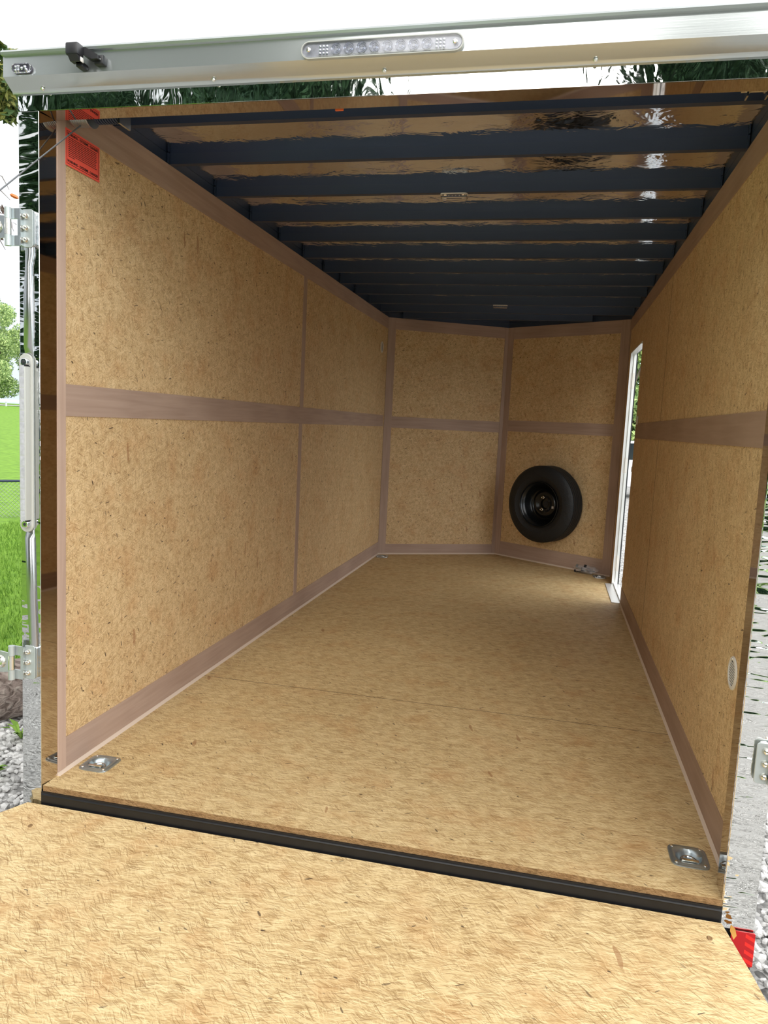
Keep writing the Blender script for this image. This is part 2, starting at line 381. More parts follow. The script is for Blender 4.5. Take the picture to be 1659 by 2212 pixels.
TO_YZ = Matrix(((0, 0, 1, 0), (1, 0, 0, 0), (0, 1, 0, 0), (0, 0, 0, 1)))      # (x,y,h) -> (h,x,y): faces +X
def mesh_np(name, verts, faces, mat, parent=None, smooth=False):
    me = D.meshes.new(name); nv, nf, k = len(verts), len(faces), faces.shape[1]
    me.vertices.add(nv); me.vertices.foreach_set('co', verts.astype(np.float32).ravel())
    me.loops.add(nf * k); me.loops.foreach_set('vertex_index', faces.astype(np.int32).ravel())
    me.polygons.add(nf); me.polygons.foreach_set('loop_start', np.arange(0, nf * k, k, dtype=np.int32))
    me.polygons.foreach_set('use_smooth', np.full(nf, smooth)); me.update(calc_edges=True)
    me.materials.append(mat); o = D.objects.new(name, me); COL.objects.link(o)
    if parent is not None: o.parent = parent
    return o

# ================================================================== THE TRAILER SHELL
W = 2.03; HC = 2.11; HS = 2.149; LL = 4.65; LR = 4.52; AP = (1.015, 5.2); GZ = -0.5
DR = [(0.080, 0.186), (1.946, 0.186), (0.067, 4.545), (1.942, 4.470)]
DRROT = [0.0, 0.0, 0.1, 0.1]
# floor with a round pocket under each tie-down ring
bm = bmesh.new()
loops = [[(0, 0), (2.0, 0), (2.0, .07), (W, .07), (W, LR), AP, (0, LL)]]
for (x, y) in DR: loops.append([(x + .036 * math.cos(2 * PI * k / 24), y + .036 * math.sin(2 * PI * k / 24)) for k in range(24)])
edges = []; allv = []
for lp in loops:
    vv = [bm.verts.new((p[0], p[1], 0)) for p in lp]; allv.append(vv)
    edges += [bm.edges.new((vv[i], vv[(i + 1) % len(vv)])) for i in range(len(vv))]
bmesh.ops.triangle_fill(bm, edges=edges, use_beauty=True)
mb = MB.__new__(MB); mb.bm = bm
for f in bm.faces:
    if f.normal.z < 0: f.normal_flip()
lv = [bm.verts.new((v.co.x, v.co.y, -.018)) for v in allv[0]]
for i in range(len(lv)):
    j = (i + 1) % len(lv); f = bm.faces.new((allv[0][i], allv[0][j], lv[j], lv[i])); f.material_index = 1 if i == 0 else 0
me = D.meshes.new('floor'); bm.to_mesh(me); bm.free(); me.materials.append(m_osb_floor); me.materials.append(m_osb_edge)
floor = D.objects.new('floor', me); COL.objects.link(floor); struct(floor)
fs = MB().box(0.0, 2.0, 0.004, 4.4, -.10, -.034).build('floor_frame', m_sill, floor)
# sill
sill = struct(MB().box(-.004, 2.0, -.004, .006, -.075, -.0185).build('trim_1', m_sill))
MB().tube([(0.0, -.004, -.027), (2.0, -.004, -.027)], .0045, 8).build('rolled_edge', m_sill, sill)
# left wall
wl = struct(MB().box(-.034, 0, .07, LL, -.02, HC).build('wall_left', m_osb_side))
T = .003
def strip(parent, mat, x0, x1, y0, y1, z0, z1): return MB().box(x0, x1, y0, y1, z0, z1).build('plywood_strip', mat, parent)
strip(wl, m_lau_post, 0, T + .001, .071, .110, .012, HC)
strip(wl, m_lau_y, 0, T, .110, LL, 2.012, HC); strip(wl, m_lau_y, 0, T, .110, 4.60, 1.157, 1.256); strip(wl, m_lau_y, 0, T, .110, LL, .012, .114)
strip(wl, m_lau_z, 0, T, 2.337, 2.397, 1.256, 2.012); strip(wl, m_lau_z, 0, T, 2.337, 2.392, .114, 1.157)
MB().prism([(0, 0), (.010, 0), (0, .014)], .07, LL, Matrix(((1, 0, 0, 0), (0, 0, 1, 0), (0, 1, 0, 0), (0, 0, 0, 1)))).build('caulk_bead', m_caulk, wl)
MB().box(-.050, -.035, .05, LL, -.2, 2.16).build('outer_skin', m_dark, wl)
# right wall with the side door opening
DY0, DY1, DZ = 3.50, 4.20, 1.81
rb = MB(); rb.box(W, W + .034, .07, DY0, -.02, HC).box(W, W + .034, DY0, DY1, DZ, HC).box(W, W + .034, DY1, LR, -.02, HC)
wr = struct(rb.build('wall_right', m_osb_right))
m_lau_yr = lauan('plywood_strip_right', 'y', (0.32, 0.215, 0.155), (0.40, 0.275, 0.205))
strip(wr, m_lau_yr, W - T, W, .10, LR, 2.012, HC); strip(wr, m_lau_yr, W - T, W, .10, DY0 - .03, 1.165, 1.264); strip(wr, m_lau_yr, W - T, W, .10, DY0, .012, .118)
strip(wr, m_lau_z, W - T, W, 4.44, LR, .012, 2.012)
strip(wr, m_lau_z, W - T, W, .071, .11, .012, HC)
MB().prism([(0, 0), (-.010, 0), (0, .014)], .10, DY0, Matrix(((1, 0, 0, W), (0, 0, 1, 0), (0, 1, 0, 0), (0, 0, 0, 1)))).build('caulk_bead', m_caulk, wr)
sk = MB(); sk.box(W + .035, W + .044, .05, DY0, -.2, 2.16).box(W + .035, W + .044, DY0, DY1, DZ, 2.16).box(W + .035, W + .044, DY1, LR, -.2, 2.16)
sk.build('outer_skin', m_dark, wr)
# the two walls of the V nose, each in its own frame: local x along the wall, local -y into the room
def nose(name, A, Bp, flip, specs):
    A = Vector((*A, 0)); Bp = Vector((*Bp, 0)); d = Bp - A; L = d.length
    o = struct(MB().box(0, L, 0, .034, -.02, HC).build(name, m_osb_nose)); o.location = A; o.rotation_euler = (0, 0, math.atan2(d.y, d.x))
    for x0, x1, z0, z1, mt, th in specs(L): MB().box(x0, x1, -th, 0, z0, z1).build('plywood_strip', mt, o)
    MB().prism([(0, 0), (-.010, 0), (0, .014)], 0, L, Matrix(((0, 0, 1, 0), (1, 0, 0, 0), (0, 1, 0, 0), (0, 0, 0, 1)))).build('caulk_bead', m_caulk, o)
    MB().box(0, L, .035, .044, -.2, 2.16).build('outer_skin', m_dark, o)
    return o, L
wfl, L1 = nose('wall_front_left', (0, LL), AP, 0, lambda L: [(0.0, .070, .012, HC, m_lau_z, .005), (L - .036, L, .012, HC, m_lau_z, .005), (.07, L, 2.012, HC, m_lau_x, T), (.07, L, 1.15, 1.25, m_lau_x, T), (.07, L, .012, .095, m_lau_x, T)])
wfr, L2 = nose('wall_front_right', AP, (W, LR), 0, lambda L: [(0.0, .062, .012, HC, m_lau_z, .005), (L - .080, L, .012, HC, m_lau_z, .005), (.06, L, 2.005, HC, m_lau_x, T), (.06, L, 1.168, 1.268, m_lau_x, T), (.06, L, .012, .135, m_lau_x, T)])

for (x, y) in (AP, (0, LL), (W, LR)):
    dx_ = 0 if x == AP[0] else (-.045 if x == 0 else .045)
    MB().tube([(x + dx_, y + .040 if dx_ == 0 else y, -.2), (x + dx_, y + .040 if dx_ == 0 else y, 2.16)], .036, 6).build('light_stop_post', m_dark, wfl if x < W else wfr)  # unseen posts added outside the corners to stop light leaking in
# ceiling skin (shiny galvanised sheet), its dark side rails
cl = struct(MB().prism([(-.03, .07), (W + .03, .07), (W + .03, LR), (AP[0], AP[1] + .03), (-.03, LL)], HS, HS + .004).build('ceiling', m_skin))
for x0, x1, y1 in ((-.034, -.001, LL), (W + .001, W + .034, LR)):
    sr = MB().box(x0, x1, .07, y1, HC + .0005, HS - .0005); sr.build('roof_rail', m_black, cl)
for A, Bp in (((0, LL), AP), (AP, (W, LR))):
    A = Vector((*A, 0)); Bp = Vector((*Bp, 0)); d = Bp - A
    o = MB().box(-.03, d.length + .03, .001, .034, HC + .0005, HS - .0005).build('roof_rail', m_black, cl); o.location = A; o.rotation_euler = (0, 0, math.atan2(d.y, d.x))
# roof bows
YB = [.390, .757, 1.160, 1.550, 1.935, 2.330, 2.730, 3.108, 3.500, 3.915, 4.330, 4.70]
ordn = ['first', 'second', 'third', 'fourth', 'fifth', 'sixth', 'seventh', 'eighth', 'ninth', 'tenth', 'eleventh', 'twelfth']
for i, y in enumerate(YB):
    x0, x1 = .001, W - .001
    if y > LR: x1 = W - (y - LR) * 1.015 / (AP[1] - LR) - .03
    if y > LL: x0 = (y - LL) * 1.015 / (AP[1] - LL) + .03
    b = MB(); b.box(x0, x1, y - .026, y, HC, HC + .003).box(x0, x1, y - .004, y, HC + .003, HS).box(x0, x1, y - .026, y - .022, HC + .003, HS)
    o = b.build('roof_bow', m_black); o.location = (0, 0, 0)
    tag(o, 'dark blue-black steel roof bow, %s crosswise beam counting from the rear opening%s' % (ordn[i], ''), 'roof beam', 'roof bows under the ceiling')
    if i < 9:
        for xa in (.004, W - .008): MB().box(xa, xa + .004, y - .040, y - .027, HC + .002, HS - .002).build('end_plate', m_black, o)

# ================================================================== REAR FRAME (polished stainless), header, top rail
def rear_post(name, x0, x1, inner, sgn, mt=None):
    b = MB(); b.box(x0, x1, 0, .0695, -.075, 2.016)
    return struct(b.build(name, mt or m_stain, bevel=.0015))
pl = rear_post('trim_2', -.072, -.0049, 0, 1)
MB().prism([(-.0048, .001), (.0015, .069), (-.0048, .069)], 0, 2.0145).build('inner_return', m_stain_in, pl)
pr_ = rear_post('trim_3', 2.0005, 2.082, 0, -1, m_stain_r)
MB().box(1.9988, 2.0005, .001, .069, -.0, 2.0145).build('inner_return', m_stain_in, pr_)
hd = struct(MB().box(-.072, 2.082, 0, .069, 2.0165, 2.075).build('trim_4', m_stain_h))
MB().box(.0012, 1.9988, .001, .069, 2.0150, 2.0165).build('header_underside', m_stain_in, hd)
MB().box(-.03, W + .03, .069, .0695, 2.0165, HS).build('header_back', m_black, hd)
# extruded aluminium top rail: profile in (y, z), swept along x
prof = [(.0, 2.066), (-.006, 2.060), (-.010, 2.066), (-.014, 2.068), (-.046, 2.090), (-.046, 2.143), (-.056, 2.144), (-.058, 2.150), (-.054, 2.156), (.0, 2.162), (.07, 2.166), (.07, 2.0765), (.0, 2.0765)]
tr = MB().prism(prof, -.083, 2.092, Matrix(((0, 0, 1, 0), (1, 0, 0, 0), (0, 1, 0, 0), (0, 0, 0, 1))))
rail = struct(tr.build('trim_5', m_alu))
for x in (.020, .537, 1.003, 1.52):
    MB().lathe([(0, .004), (.003, .0035), (.005, .001), (.005, 0)], Matrix.Translation((x, -.017, 2.0665)) @ Matrix.Rotation(math.radians(125), 4, 'X'), 14).build('rivet', m_bolt, rail)
rfs = struct(MB().prism([(-.05, .07), (W + .05, .07), (W + .05, LR), (AP[0], AP[1] + .08), (-.05, LL)], HS + .006, HS + .012).build('trim_6', m_alu_w))

# ================================================================== RAMP DOOR
RA = math.radians(12)
ramp = root('ramp_door', 'strand board ramp door lowered to the gravel in the foreground', 'ramp door', (0, -.012, -.0565), (RA, 0, 0))
# local: +x right, -y towards the viewer; rotation about x tilts -y downwards
outl = [(-.046, 0), (2.000, 0), (2.024, -.078), (2.047, -.155), (2.066, -.232), (2.078, -.33), (2.080, -.6), (2.080, -1.98), (-.112, -1.98), (-.112, -.085), (-.104, -.068)]
MB().prism(outl, -.018, 0).build('ramp_panel', m_osb_ramp, ramp)
inn = [(p[0] + (.0035 if p[0] > 1 else -.0035), p[1]) for p in outl]
MB().prism(inn, -.045, -.0185).build('ramp_frame', m_alu_w, ramp)
MB().tube([(0.0, .004, -.012), (1.99, .004, -.012)], .006, 8).build('hinge_pin', m_sill, ramp)
for (x, y) in ((1.962, -.055), (.03, -.09), (1.93, -.50)):
    MB().lathe([(0, .0012), (.006, .0012), (.0075, 0)], Matrix.Translation((x, y, 0)), 14).build('screw_head', m_osb_edge, ramp)

# ================================================================== TIE-DOWN RINGS
def dring():
    r = root('tie_down_ring', '', 'tie-down ring')
    # pan: rounded square rim blending into a round cup
    b = MB(); n = 96; rings = []
    def sq(a, hx, hy, p): 
        c, s_ = math.cos(a), math.sin(a); k = (abs(c) ** p + abs(s_) ** p) ** (-1 / p); return (hx * c * k, hy * s_ * k)
    for (hx, hy, p, z) in ((.0525, .0570, 5.2, 0.0003), (.0520, .0565, 5.2, .003), (.047, .051, 5, .0035), (.045, .049, 4.8, .0055), (.041, .044, 4, .006), (.036, .037, 2.6, .0045), (.033, .033, 2, -.004), (.030, .030, 2, -.018), (.024, .024, 2, -.024), (.018, .018, 2, -.021), (.012, .012, 2, -.024)):
        rings.append([b.bm.verts.new((*sq(2 * PI * k / n, hx, hy, p), z)) for k in range(n)])
    for a, c in zip(rings, rings[1:]):
        for k in range(n):
            f = b.bm.faces.new((a[k], a[(k + 1) % n], c[(k + 1) % n], c[k])); f.smooth = True
    b.bm.faces.new(rings[-1])
    b.build('pan', m_zinc_b, r, sharp=50)
    for sx_ in (-1, 1):
        for sy in (-1, 1):
            MB().lathe([(0, .0035), (.002, .005), (.0055, .0055), (.0065, .0035), (.0065, .002)], Matrix.Translation((sx_ * .038, sy * .042, .0025)) @ Matrix.Scale(.8, 4), 16).build('screw', m_bolt, r)
    # D shaped ring lying in the cup with its straight bar to the rear
    pts = [(-.021, -.026, .004), (.021, -.026, .004)] + [(.021 * math.cos(a), -.016 + .030 * math.sin(a), -.002 - .004 * math.sin(a)) for a in [k * PI / 12 for k in range(13)]]
    MB().tube(pts, .0042, 8, closed=True).build('ring', m_zinc, r)
    MB().rbox(-.024, .024, -.034, -.022, .004, .009, .002).build('ring_clip', m_bolt, r)
    return r
dr0 = dring()
DL = ['zinc tie-down ring in the near left corner of the floor', 'zinc tie-down ring in the near right corner of the floor',
      'small zinc tie-down ring in the far left corner of the floor', 'small zinc tie-down ring on the floor beside the side door']
for i, (x, y) in enumerate(DR):
    o = dr0 if i == 0 else copy_tree(dr0)
    o.location = (x, y, .0002); o.rotation_euler = (0, 0, DRROT[i]); tag(o, DL[i], 'tie-down ring', 'tie-down rings in the floor corners')

# ================================================================== SPARE WHEEL on the right nose wall
nx, ny = -0.5566, -0.8308          # into the room
wc = Vector((1.520, 4.861, 0.552))
wheel = root('spare_wheel', 'black spare wheel with tyre hanging on the right front wall', 'wheel', wc, (PI / 2, 0, math.atan2(-ny, -nx) - PI / 2))
# local: z axis = into the room after the rotation? built explicitly with a matrix instead
wheel.rotation_euler = (0, 0, 0)
zax = Vector((nx, ny, 0)); xax = Vector((-ny, nx, 0)) * 1.0; yax = Vector((0, 0, 1))
xax = yax.cross(zax)
WMx = Matrix(((xax.x, yax.x, zax.x, 0), (xax.y, yax.y, zax.y, 0), (xax.z, yax.z, zax.z, 0), (0, 0, 0, 1)))
t0 = .025; tw = .195; Rr = .335; ri = .195
tp = [(ri, t0 + .02), (ri + .02, t0 + .002), (ri + .06, t0 - .004), (Rr - .03, t0 + .004), (Rr - .008, t0 + .02)]
for k in range(5):
    a = t0 + .03 + k * (tw - .06) / 5; b_ = a + (tw - .06) / 5
    tp += [(Rr, a), (Rr, b_ - .008), (Rr - .010, b_ - .006), (Rr - .010, b_)]
tp += [(Rr, t0 + tw - .028), (Rr - .008, t0 + tw - .018), (Rr - .03, t0 + tw - .002), (ri + .075, t0 + tw + .006), (ri + .05, t0 + tw + .008), (ri + .045, t0 + tw + .004), (ri + .02, t0 + tw), (ri, t0 + tw - .012)]
MB().lathe(tp, WMx, 72, closed=True).build('tyre', m_rubber, wheel, sharp=40)
f0 = t0 + tw
rp = [(.199, f0 - .012), (.199, f0 + .002), (.194, f0 + .004), (.190, f0 - .004), (.184, f0 - .02), (.172, f0 - .026), (.168, f0 - .05), (.150, f0 - .075), (.142, f0 - .10), (.128, f0 - .108), (.118, f0 - .094), (.095, f0 - .080), (.080, f0 - .084), (.062, f0 - .100), (.045, f0 - .104), (.042, f0 - .120), (0, f0 - .120)]
MB().lathe(rp, WMx, 64).build('rim', m_blackst, wheel, sharp=60)
for (x, y, big) in ((-.012, .056, 1), (-.018, -.050, 1), (-.070, .008, 0), (.045, .030, 0), (.040, -.036, 0)):
    mm = WMx @ Matrix.Translation((x, y, f0 - .098))
    MB().lathe([(0, .034 if big else .004), (.006, .034 if big else .004), (.008, .028 if big else .003), (.008, .012 if big else .002), (.012, .012 if big else .002), (.012, 0)], mm, 12).build('lug_nut' if big else 'lug_hole', m_bolt if big else m_dark, wheel)
MB().box(.088, .108, -.030, -.010, f0 - .078, f0 - .075, WMx).build('paper_label', m_label, wheel)
MB().lathe([(.022, 0), (.022, t0 + .08), (0, t0 + .08)], WMx, 16).build('wall_bracket', m_dark, wheel)

# ================================================================== HARDWARE BAG
bag = root('hardware_bag', 'clear plastic bag of grey metal fittings lying by the far right corner', 'bag', (1.835, 4.580, 0), (0, 0, -.55))
for i, (x, y, a, l) in enumerate(((-.05, 0, .2, .10), (.0, .02, -.3, .12), (.03, -.02, .5, .11), (-.02, -.03, -.1, .12), (.02, .0, 1.2, .08))):
    mm = Matrix.Translation((x, y, .012 + .009 * i)) @ Matrix.Rotation(a, 4, 'Z') @ Matrix.Rotation(.15 * (i - 2), 4, 'Y')
    b = MB(); b.box(-l / 2, l / 2, -.013, .013, -.003, .003, mm).box(-l / 2, -l / 2 + .006, -.013, .013, 0, .022, mm)
    b.build('metal_bracket', m_zinc_b if i % 2 else m_dark, bag)
bf = bmesh.new(); bmesh.ops.create_icosphere(bf, subdivisions=4, radius=1)
for v in bf.verts:
    k = 1 + .18 * math.sin(v.co.x * 9 + v.co.y * 7) * math.cos(v.co.z * 6 + v.co.y * 5)
    v.co = Vector((v.co.x * .105 * k, v.co.y * .060 * k, max(-.0, .034 + v.co.z * .034 * k)))
b = MB(); b._merge(bf, smooth=True); b.build('plastic_bag', m_bag, bag, sharp=180)

# ================================================================== VENTS
def vent(loc, flip, label):
    r = root('wall_vent', label, 'vent', loc, (0, 0, flip), 'round wall vents')
    b = MB(); seg = 40
    ell = lambda rx, rz, h: [(h, rx * math.cos(2 * PI * k / seg), rz * math.sin(2 * PI * k / seg)) for k in range(seg)]
    rings = [[b.bm.verts.new(p) for p in ell(*q)] for q in ((.048, .0480, 0), (.047, .047, .003), (.044, .044, .0045), (.037, .037, .0045), (.036, .036, .001))]
    for a, c in zip(rings, rings[1:]):
        for k in range(seg): f = b.bm.faces.new((a[k], a[(k + 1) % seg], c[(k + 1) % seg], c[k])); f.smooth = True
    b.build('vent_ring', m_white, r)
    MB().lathe([(0, .0006), (.037, .0006)], TO_YZ, 32).build('vent_screen', m_dark, r)
    b = MB()
    for k in range(9):
        z = -.028 + k * .007; hw = math.sqrt(max(0, .036 ** 2 - z * z))
        b.box(.0012, .0038, -hw, hw, z - .0014, z + .0014)
    b.build('vent_louvres', m_white, r)
    MB().lathe([(0, .007), (.002, .0068), (.0035, .0045)], Matrix.Translation((0, 0, .041)) @ TO_YZ, 12).build('screw', m_bolt, r)
vent((.0002, 4.435, 1.830), 0, 'small round white vent high on the far end of the left wall')
vent((W - .0002, .258, .528), PI, 'white louvred vent low on the right wall behind the polished frame')

# door-side plate
pt_ = root('keeper_plate', 'small pale rounded plate on the right wall beside the side door opening', 'wall plate', (W - .0005, 3.385, 1.285))
MB().prism(rrect(-.022, .022, -.030, .030, .012), 0, .008, Matrix.Rotation(PI, 4, 'Z') @ TO_YZ).build('plate_body', m_white, pt_, bevel=.002)

# ================================================================== DOME LIGHTS on the bows
def dome(loc, label):
    r = root('dome_light', label, 'ceiling light', loc, (0, 0, 0), 'clear dome lights on the roof bows')
    MB().prism(rrect(-.055, .055, -.018, .018, .012), -.004, 0).build('base', m_white, r, bevel=.001)
    MB().prism(rrect(-.030, .030, -.010, .010, .003), -.007, -.0042).build('led_board', m_ledp, r)
    b = MB()
    for k in range(4): b.lathe([(0, -.0095), (.0022, -.009), (.0022, -.007)], Matrix.Translation((-.021 + .014 * k, 0, 0)), 10)
    b.build('led_beads', m_white, r)
    b = MB(); b.rbox(-.053, .053, -.016, .016, -.022, -.0045, .005, 2); b.build('lens', m_clear, r)
    for s_ in (-1, 1): MB().lathe([(0, -.009), (.004, -.008), (.004, -.005)], Matrix.Translation((s_ * .044, 0, 0)), 12).build('screw', m_bolt, r)
dome((1.028, 1.152, HC), 'clear dome light on the third roof bow, the nearer of two'); dome((1.023, 3.905, HC), 'clear dome light on a roof bow near the front wall, the farther of two')

# ================================================================== RED WARNING STICKER (left wall) and its writing
st = root('warning_sticker', 'red-orange warning notice stuck high on the left wall by the opening', 'sticker', (.0035, .108, 1.906))
SW, SH = .175, .106
def stmat(extra=0): return Matrix(((0, 0, 1, extra), (1, 0, 0, 0), (0, 1, 0, 0), (0, 0, 0, 1)))
b = MB(); b.prism([(0, 0), (SW, 0), (SW, SH), (0, SH)], 0, .0006, stmat()); b.build('paper', m_sticker, st)
b = MB(); bw = .0014; q = .006
for x0, x1, y0, y1 in ((q, SW - q, q, q + bw), (q, SW - q, SH - q - bw, SH - q), (q, q + bw, q, SH - q), (SW - q - bw, SW - q, q, SH - q)):
    b.prism([(x0, y0), (x1, y0), (x1, y1), (x0, y1)], .0006, .0009, stmat())
b.build('border', m_ink, st)
b = MB(); rnd = random.Random(3)
for k in range(11):
    y = .082 - k * .0054; x = .014; lim = SW - .016 if k < 10 else .05
    while x < lim - .004:
        l = rnd.uniform(.006, .02); b.prism([(x, y), (min(x + l, lim), y), (min(x + l, lim), y + .0021), (x, y + .0021)], .0006, .0009, stmat()); x += l + .0018
b.build('small_print', m_ink, st)
def text_obj(name, body, size, cx_, cy_, parent, mat, offset=.0):
    cu = D.curves.new(name, 'FONT'); cu.body = body; cu.size = size; cu.align_x = 'CENTER'; cu.align_y = 'CENTER'; cu.extrude = .0002; cu.offset = offset
    tmp = D.objects.new(name, cu); COL.objects.link(tmp); dg = bpy.context.evaluated_depsgraph_get(); dg.update()
    me_ = D.meshes.new_from_object(tmp.evaluated_get(dg)); D.objects.remove(tmp)
    me_.transform(stmat(.0008) @ Matrix.Translation((cx_, cy_, 0))); me_.materials.clear(); me_.materials.append(mat)
    o = D.objects.new(name, me_); COL.objects.link(o); o.parent = parent; return o
text_obj('heading_text', 'WARNING - EXTREME - DANGER', .0105, SW / 2, .092, st, m_ink, .00035)
text_obj('footer_text', 'WARNING - EXTREME - DANGER', .0105, SW / 2, .0145, st, m_ink, .00035)

# ================================================================== RAMP SPRING, CABLE, PULLEY behind the header
sp = root('ramp_spring', 'coiled spring and cable drum of the ramp door behind the top left corner', 'spring', (.02, .125, 2.052))
MX = Matrix(((0, 0, 1, 0), (0, 1, 0, 0), (-1, 0, 0, 0), (0, 0, 0, 1)))
dp = [(0, 0), (.034, 0), (.036, .003)]
for k in range(7): dp += [(.036, .006 + k * .007), (.033, .0085 + k * .007), (.036, .011 + k * .007)]
dp += [(.040, .058), (.040, .062), (.012, .062), (0, .062)]
MB().lathe(dp, MX, 32).build('cable_drum', m_zinc_b, sp)
hel = [(.075 + .0085 * k / 16, .027 * math.cos(2 * PI * k / 16), .027 * math.sin(2 * PI * k / 16)) for k in range(16 * 10)]
MB().tube(hel, .0037, 6).build('spring_coil', m_black, sp)
MB().tube([(.0, 0, 0), (1.83, 0, 0)], .011, 12).build('shaft', m_black, sp)
MB().box(.165, .171, -.03, .03, -.04, .05).build('shaft_bracket', m_zinc, sp)
ca = MB(); P0 = Vector((.048, .118, 2.018)); P1 = Vector((-.03, -.128, 1.762)); d = (P1 - P0)
P2 = P0 + d * ((2.018 + .45) / -d.z); P2 = Vector((-.10, P2.y, P2.z)); P2 = P0 + (Vector((-.03, -.128, 1.762)) - P0) * 8.9
pc = [P0 + Vector((.004, .015, .03)), P0] + [P0 + (P2 - P0) * (k / 8) for k in range(1, 9)]
tag(ca.tube(pc, .0022, 8).build('lift_cable', m_cable), 'thin grey steel cable running from the top left corner down past the frame', 'cable')
pu = root('cable_pulley', 'small grey cable pulley bracket under the header at top right', 'pulley', (1.917, .125, 2.052))
MB().box(-.028, -.024, -.014, .014, -.030, .06).box(.018, .022, -.014, .014, -.030, .06).build('bracket', m_zinc, pu)
MB().lathe([(0, -.022), (.020, -.022), (.013, -.012), (.013, .006), (.020, .016), (0, .016)], MX, 24).build('pulley_wheel', m_zinc, pu)
MB().tube([(-.040, 0, -.012), (.036, 0, -.012)], .005, 10).build('axle_bolt', m_bolt, pu)
tg = MB().rbox(.835, .859, .118, .124, 2.030, 2.075, .002); tag(tg.build('plastic_tag', m_orange), 'small orange tag peeking out below the header', 'tag')

# ================================================================== LIGHTS ON THE REAR
cl_ = root('stop_lamp', 'long clear lamp with round reflector cells in the middle of the top rail', 'lamp', (1.000, -.046, 2.108))
def stad(hw, hh, n=10):
    return [(hw - hh + hh * math.cos(a), hh * math.sin(a)) for a in [-PI / 2 + k * PI / n for k in range(n + 1)]] + [(-(hw - hh) + hh * math.cos(a), hh * math.sin(a)) for a in [PI / 2 + k * PI / n for k in range(n + 1)]]
MB().prism(stad(.205, .0195), 0, .004, TO_XZ).build('lamp_base', m_greyl, cl_)
b = MB()
for k in range(10):
    x = -.148 + k * .033
    if k in (0, 9):
        for q1 in range(3):
            for q2 in range(3): b.lathe([(0, .0095), (.003, .008), (.0035, .004)], TO_XZ @ Matrix.Translation((x + (q1 - 1) * .009, (q2 - 1) * .008, 0)), 8)
    else:
        for r_ in (.004, .008, .012): b.lathe([(r_, .0042), (r_ + .0011, .0075), (r_ + .0022, .0042)], TO_XZ @ Matrix.Translation((x, .001, 0)), 24)
b.build('reflector_cells', m_chrome, cl_)
MB().prism(stad(.203, .0180), .0105, .013, TO_XZ).build('lens', m_clear, cl_, bevel=.001)
b = MB(); b.prism([(p[0], p[1]) for p in stad(.206, .0205)], 0, .0102, TO_XZ)
rim = MB()
o1, o2 = stad(.2065, .0210), stad(.2035, .0180)
for i in range(len(o1)):
    j = (i + 1) % len(o1)
    for h0, h1, pa, pb in ((0, .011, o1, o1), (.011, .011, o1, o2), (.011, 0, o2, o2)):
        v = [TO_XZ @ Vector((pa[i][0], pa[i][1], h0)), TO_XZ @ Vector((pa[j][0], pa[j][1], h0)), TO_XZ @ Vector((pb[j][0], pb[j][1], h1)), TO_XZ @ Vector((pb[i][0], pb[i][1], h1))]
        if h0 != h1 or pa is not pb: rim._add(v, [(0, 1, 2, 3)])
b.bm.free(); rim.build('lamp_rim', m_gasket, cl_)
for s_ in (-1, 1): MB().lathe([(0, .016), (.004, .0155), (.006, .013)], TO_XZ @ Matrix.Translation((s_ * .186, 0, 0)), 14).build('screw', m_bolt, cl_)
MB().box(-.168, .168, -.0055, -.004, -.0185, -.0120).build('lens_ledge', m_gasket, cl_)

mk = root('marker_lamp', 'small clear oval marker lamp at the left end of the top rail', 'lamp', (-.018, -.046, 2.1065))
MB().prism(stad(.031, .0125), 0, .004, TO_XZ).build('lamp_base', m_ledp, mk)
b = MB()
for x, z in ((-.018, .004), (-.010, .005), (-.018, -.005), (-.010, -.004), (.010, .003), (.014, -.004), (.0, .0)): b.lathe([(0, .012), (.003, .010), (.0045, .005)], TO_XZ @ Matrix.Translation((x, z, 0)), 10)
b.build('reflector_cells', m_chrome, mk)
MB().prism(stad(.030, .0120), .005, .013, TO_XZ).build('lens', m_clear, mk, bevel=.002)

br = root('plate_lamp', 'black plastic hooded lamp on the top rail near its left end', 'lamp', (.185, -.046, 2.112))
b = MB(); b.rbox(-.032, .006, -.060, -.030, -.002, .030, .005); b.prism([(-.060, -.002), (-.030, -.002), (-.030, -.014), (-.048, -.014)], -.024, .004, TO_YZ)
b.build('lamp_hood', m_blackpl, br)
MB().rbox(-.016, .006, -.045, -.030, -.014, -.001, .003).build('lens', m_white, br)
b = MB(); b.prism([(.0, .026), (.012, .026), (.048, .006), (.048, -.004), (.030, -.004), (.0, .010)], .0, .034, TO_XZ); b.build('arm', m_blackpl, br)
MB().rbox(.028, .056, -.020, 0, -.012, .012, .003).build('mount_block', m_blackpl, br)
MB().lathe([(0, .024), (.003, .0235), (.004, .020)], TO_XZ @ Matrix.Translation((.045, 0, 0)), 12).build('screw', m_bolt, br)
MB().rbox(-.020, .0, -.030, 0, -.020, -.006, .003).build('mount_block', m_blackpl, br)

